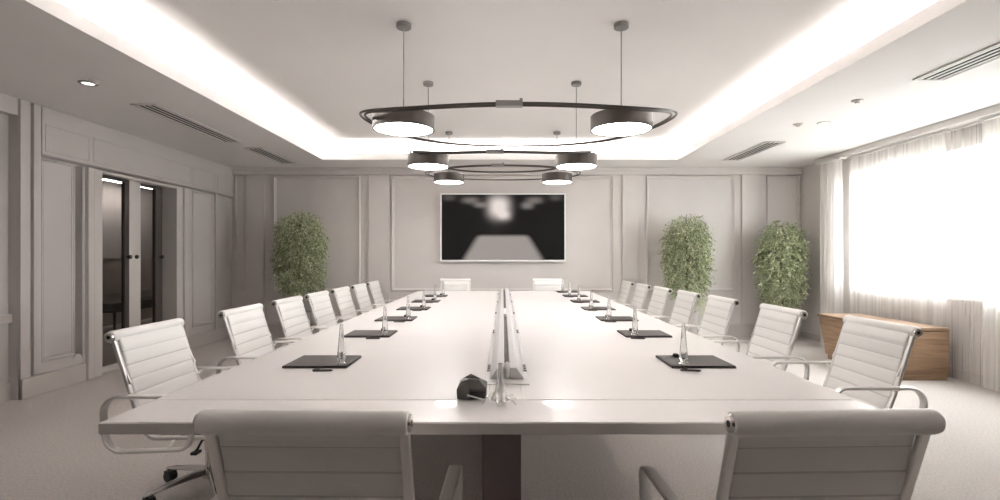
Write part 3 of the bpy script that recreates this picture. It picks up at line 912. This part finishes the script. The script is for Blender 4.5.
tree('bushy green potted tree left of the screen, behind the left row of chairs', (300 - CX) / F * 7.15, 7.15, (tz(212, 7.15) + tz(298, 7.15)) / 2, .31, (tz(212, 7.15) - tz(298, 7.15)) / 2, 11, 1.25)
tree('bushy green potted tree right of the screen, before a wall panel', (687 - CX) / F * 7.15, 7.15, (tz(215, 7.15) + tz(300, 7.15)) / 2, .285, (tz(215, 7.15) - tz(300, 7.15)) / 2, 23, 1.15, trail=(.16, .36))
tree('bushy green potted tree in the right corner beside the curtain', (781.5 - CX) / F * 7.15, 7.15, (tz(221, 7.15) + tz(309, 7.15)) / 2, .272, (tz(221, 7.15) - tz(309, 7.15)) / 2, 37, 1.25)

# ------------------------------------------------------------------ outside the window
bd = thing('building', 'pale building across the street seen through the sheer curtain', 'building', (11.5, 14.5, -6))
m = MB(); m.box(-2.9, 3.5, -1.2, 3, 0, 13); m.build('facade', mFacade, bd)
def fwin(x, z0, z1, wd, shut):
    m = MB(); m.box(x, x + wd, -1.26, -1.18, z0, z1); w = m.build('window', mWinFrame, bd)
    g = MB(); g.box(x + .06, x + wd - .06, -1.28, -1.24, z0 + .06, z1 - .06)
    g.build('window_glass', mFarGlass, w)
    if shut:
        s = MB()
        for k in range(12):
            zz = z0 + .1 + (z1 - z0 - .2) * k / 12
            s.box(x + .06, x + wd - .06, -1.33, -1.28, zz, zz + .08)
        s.build('shutter', mShutter, w)
fwin(-1.65, 8.4, 9.65, .65, False); fwin(-1.5, 5.9, 8.0, .75, True); fwin(.4, 8.4, 9.65, .65, False); fwin(.4, 5.9, 8.0, .75, True)
m = MB(); m.box(4.9, 40, -20, 40, -6.2, -6.0); struct(m.build('ground', mGround))

# ------------------------------------------------------------------ light
def area(name, loc, rot, sx, sy, power, col=WARM):
    ld = bpy.data.lights.new(name, 'AREA'); ld.shape = 'RECTANGLE'; ld.size = sx; ld.size_y = sy
    ld.energy = power; ld.color = col
    o = bpy.data.objects.new(name, ld); COL.objects.link(o); o.location = loc; o.rotation_euler = rot
    return o
CO = 1.05
zc = H + .055
ym = (TY0 + TY1) / 2; ln = TY1 - TY0
area('cove_strip', (-TL_ - .14, ym, zc), (R(180), R(0), 0), .07, ln + .2, 78 * CO)
area('cove_strip', (TX + .14, ym, zc), (R(180), R(0), 0), .07, ln + .2, 78 * CO)
area('cove_strip', (0, TY1 + .14, zc), (R(180), 0, 0), 2 * TX, .07, 56 * CO)
area('cove_strip', (0, TY0 - .14, zc), (R(180), 0, 0), 2 * TX, .07, 10 * CO)
# daylight guided through the window opening
pl = area('window_portal', (XR + .22, (WY0 + WY1) / 2, (WZ0 + WZ1) / 2), (0, R(90), 0), WZ1 - WZ0, WY1 - WY0, 1)
pl.data.cycles.is_portal = True

w = bpy.data.worlds.new('World'); scn.world = w
w.use_nodes = True
bg = w.node_tree.nodes['Background']
bg.inputs['Color'].default_value = (0.95, 0.975, 1.0, 1)
bg.inputs['Strength'].default_value = 9.5

# ------------------------------------------------------------------ camera
cam = bpy.data.cameras.new('Camera'); co = bpy.data.objects.new('Camera', cam); COL.objects.link(co)
co.location = (0, 0, CH); co.rotation_euler = (R(90), 0, 0)
cam.sensor_width = 36; cam.sensor_fit = 'HORIZONTAL'; cam.lens = 36 * F / 1000
cam.shift_x = -(CX - 500) / 1000; cam.shift_y = (CY - 250) / 1000
cam.clip_start = .05
scn.camera = co

vs = scn.view_settings
vs.view_transform = 'Standard'; vs.look = 'None'; vs.gamma = 1.0; vs.exposure = 1.16; vs.use_curve_mapping = False
scn.cycles.max_bounces = 10; scn.cycles.diffuse_bounces = 6; scn.cycles.transparent_max_bounces = 12
scn.cycles.sample_clamp_indirect = 6
scn.cycles.use_denoising = True
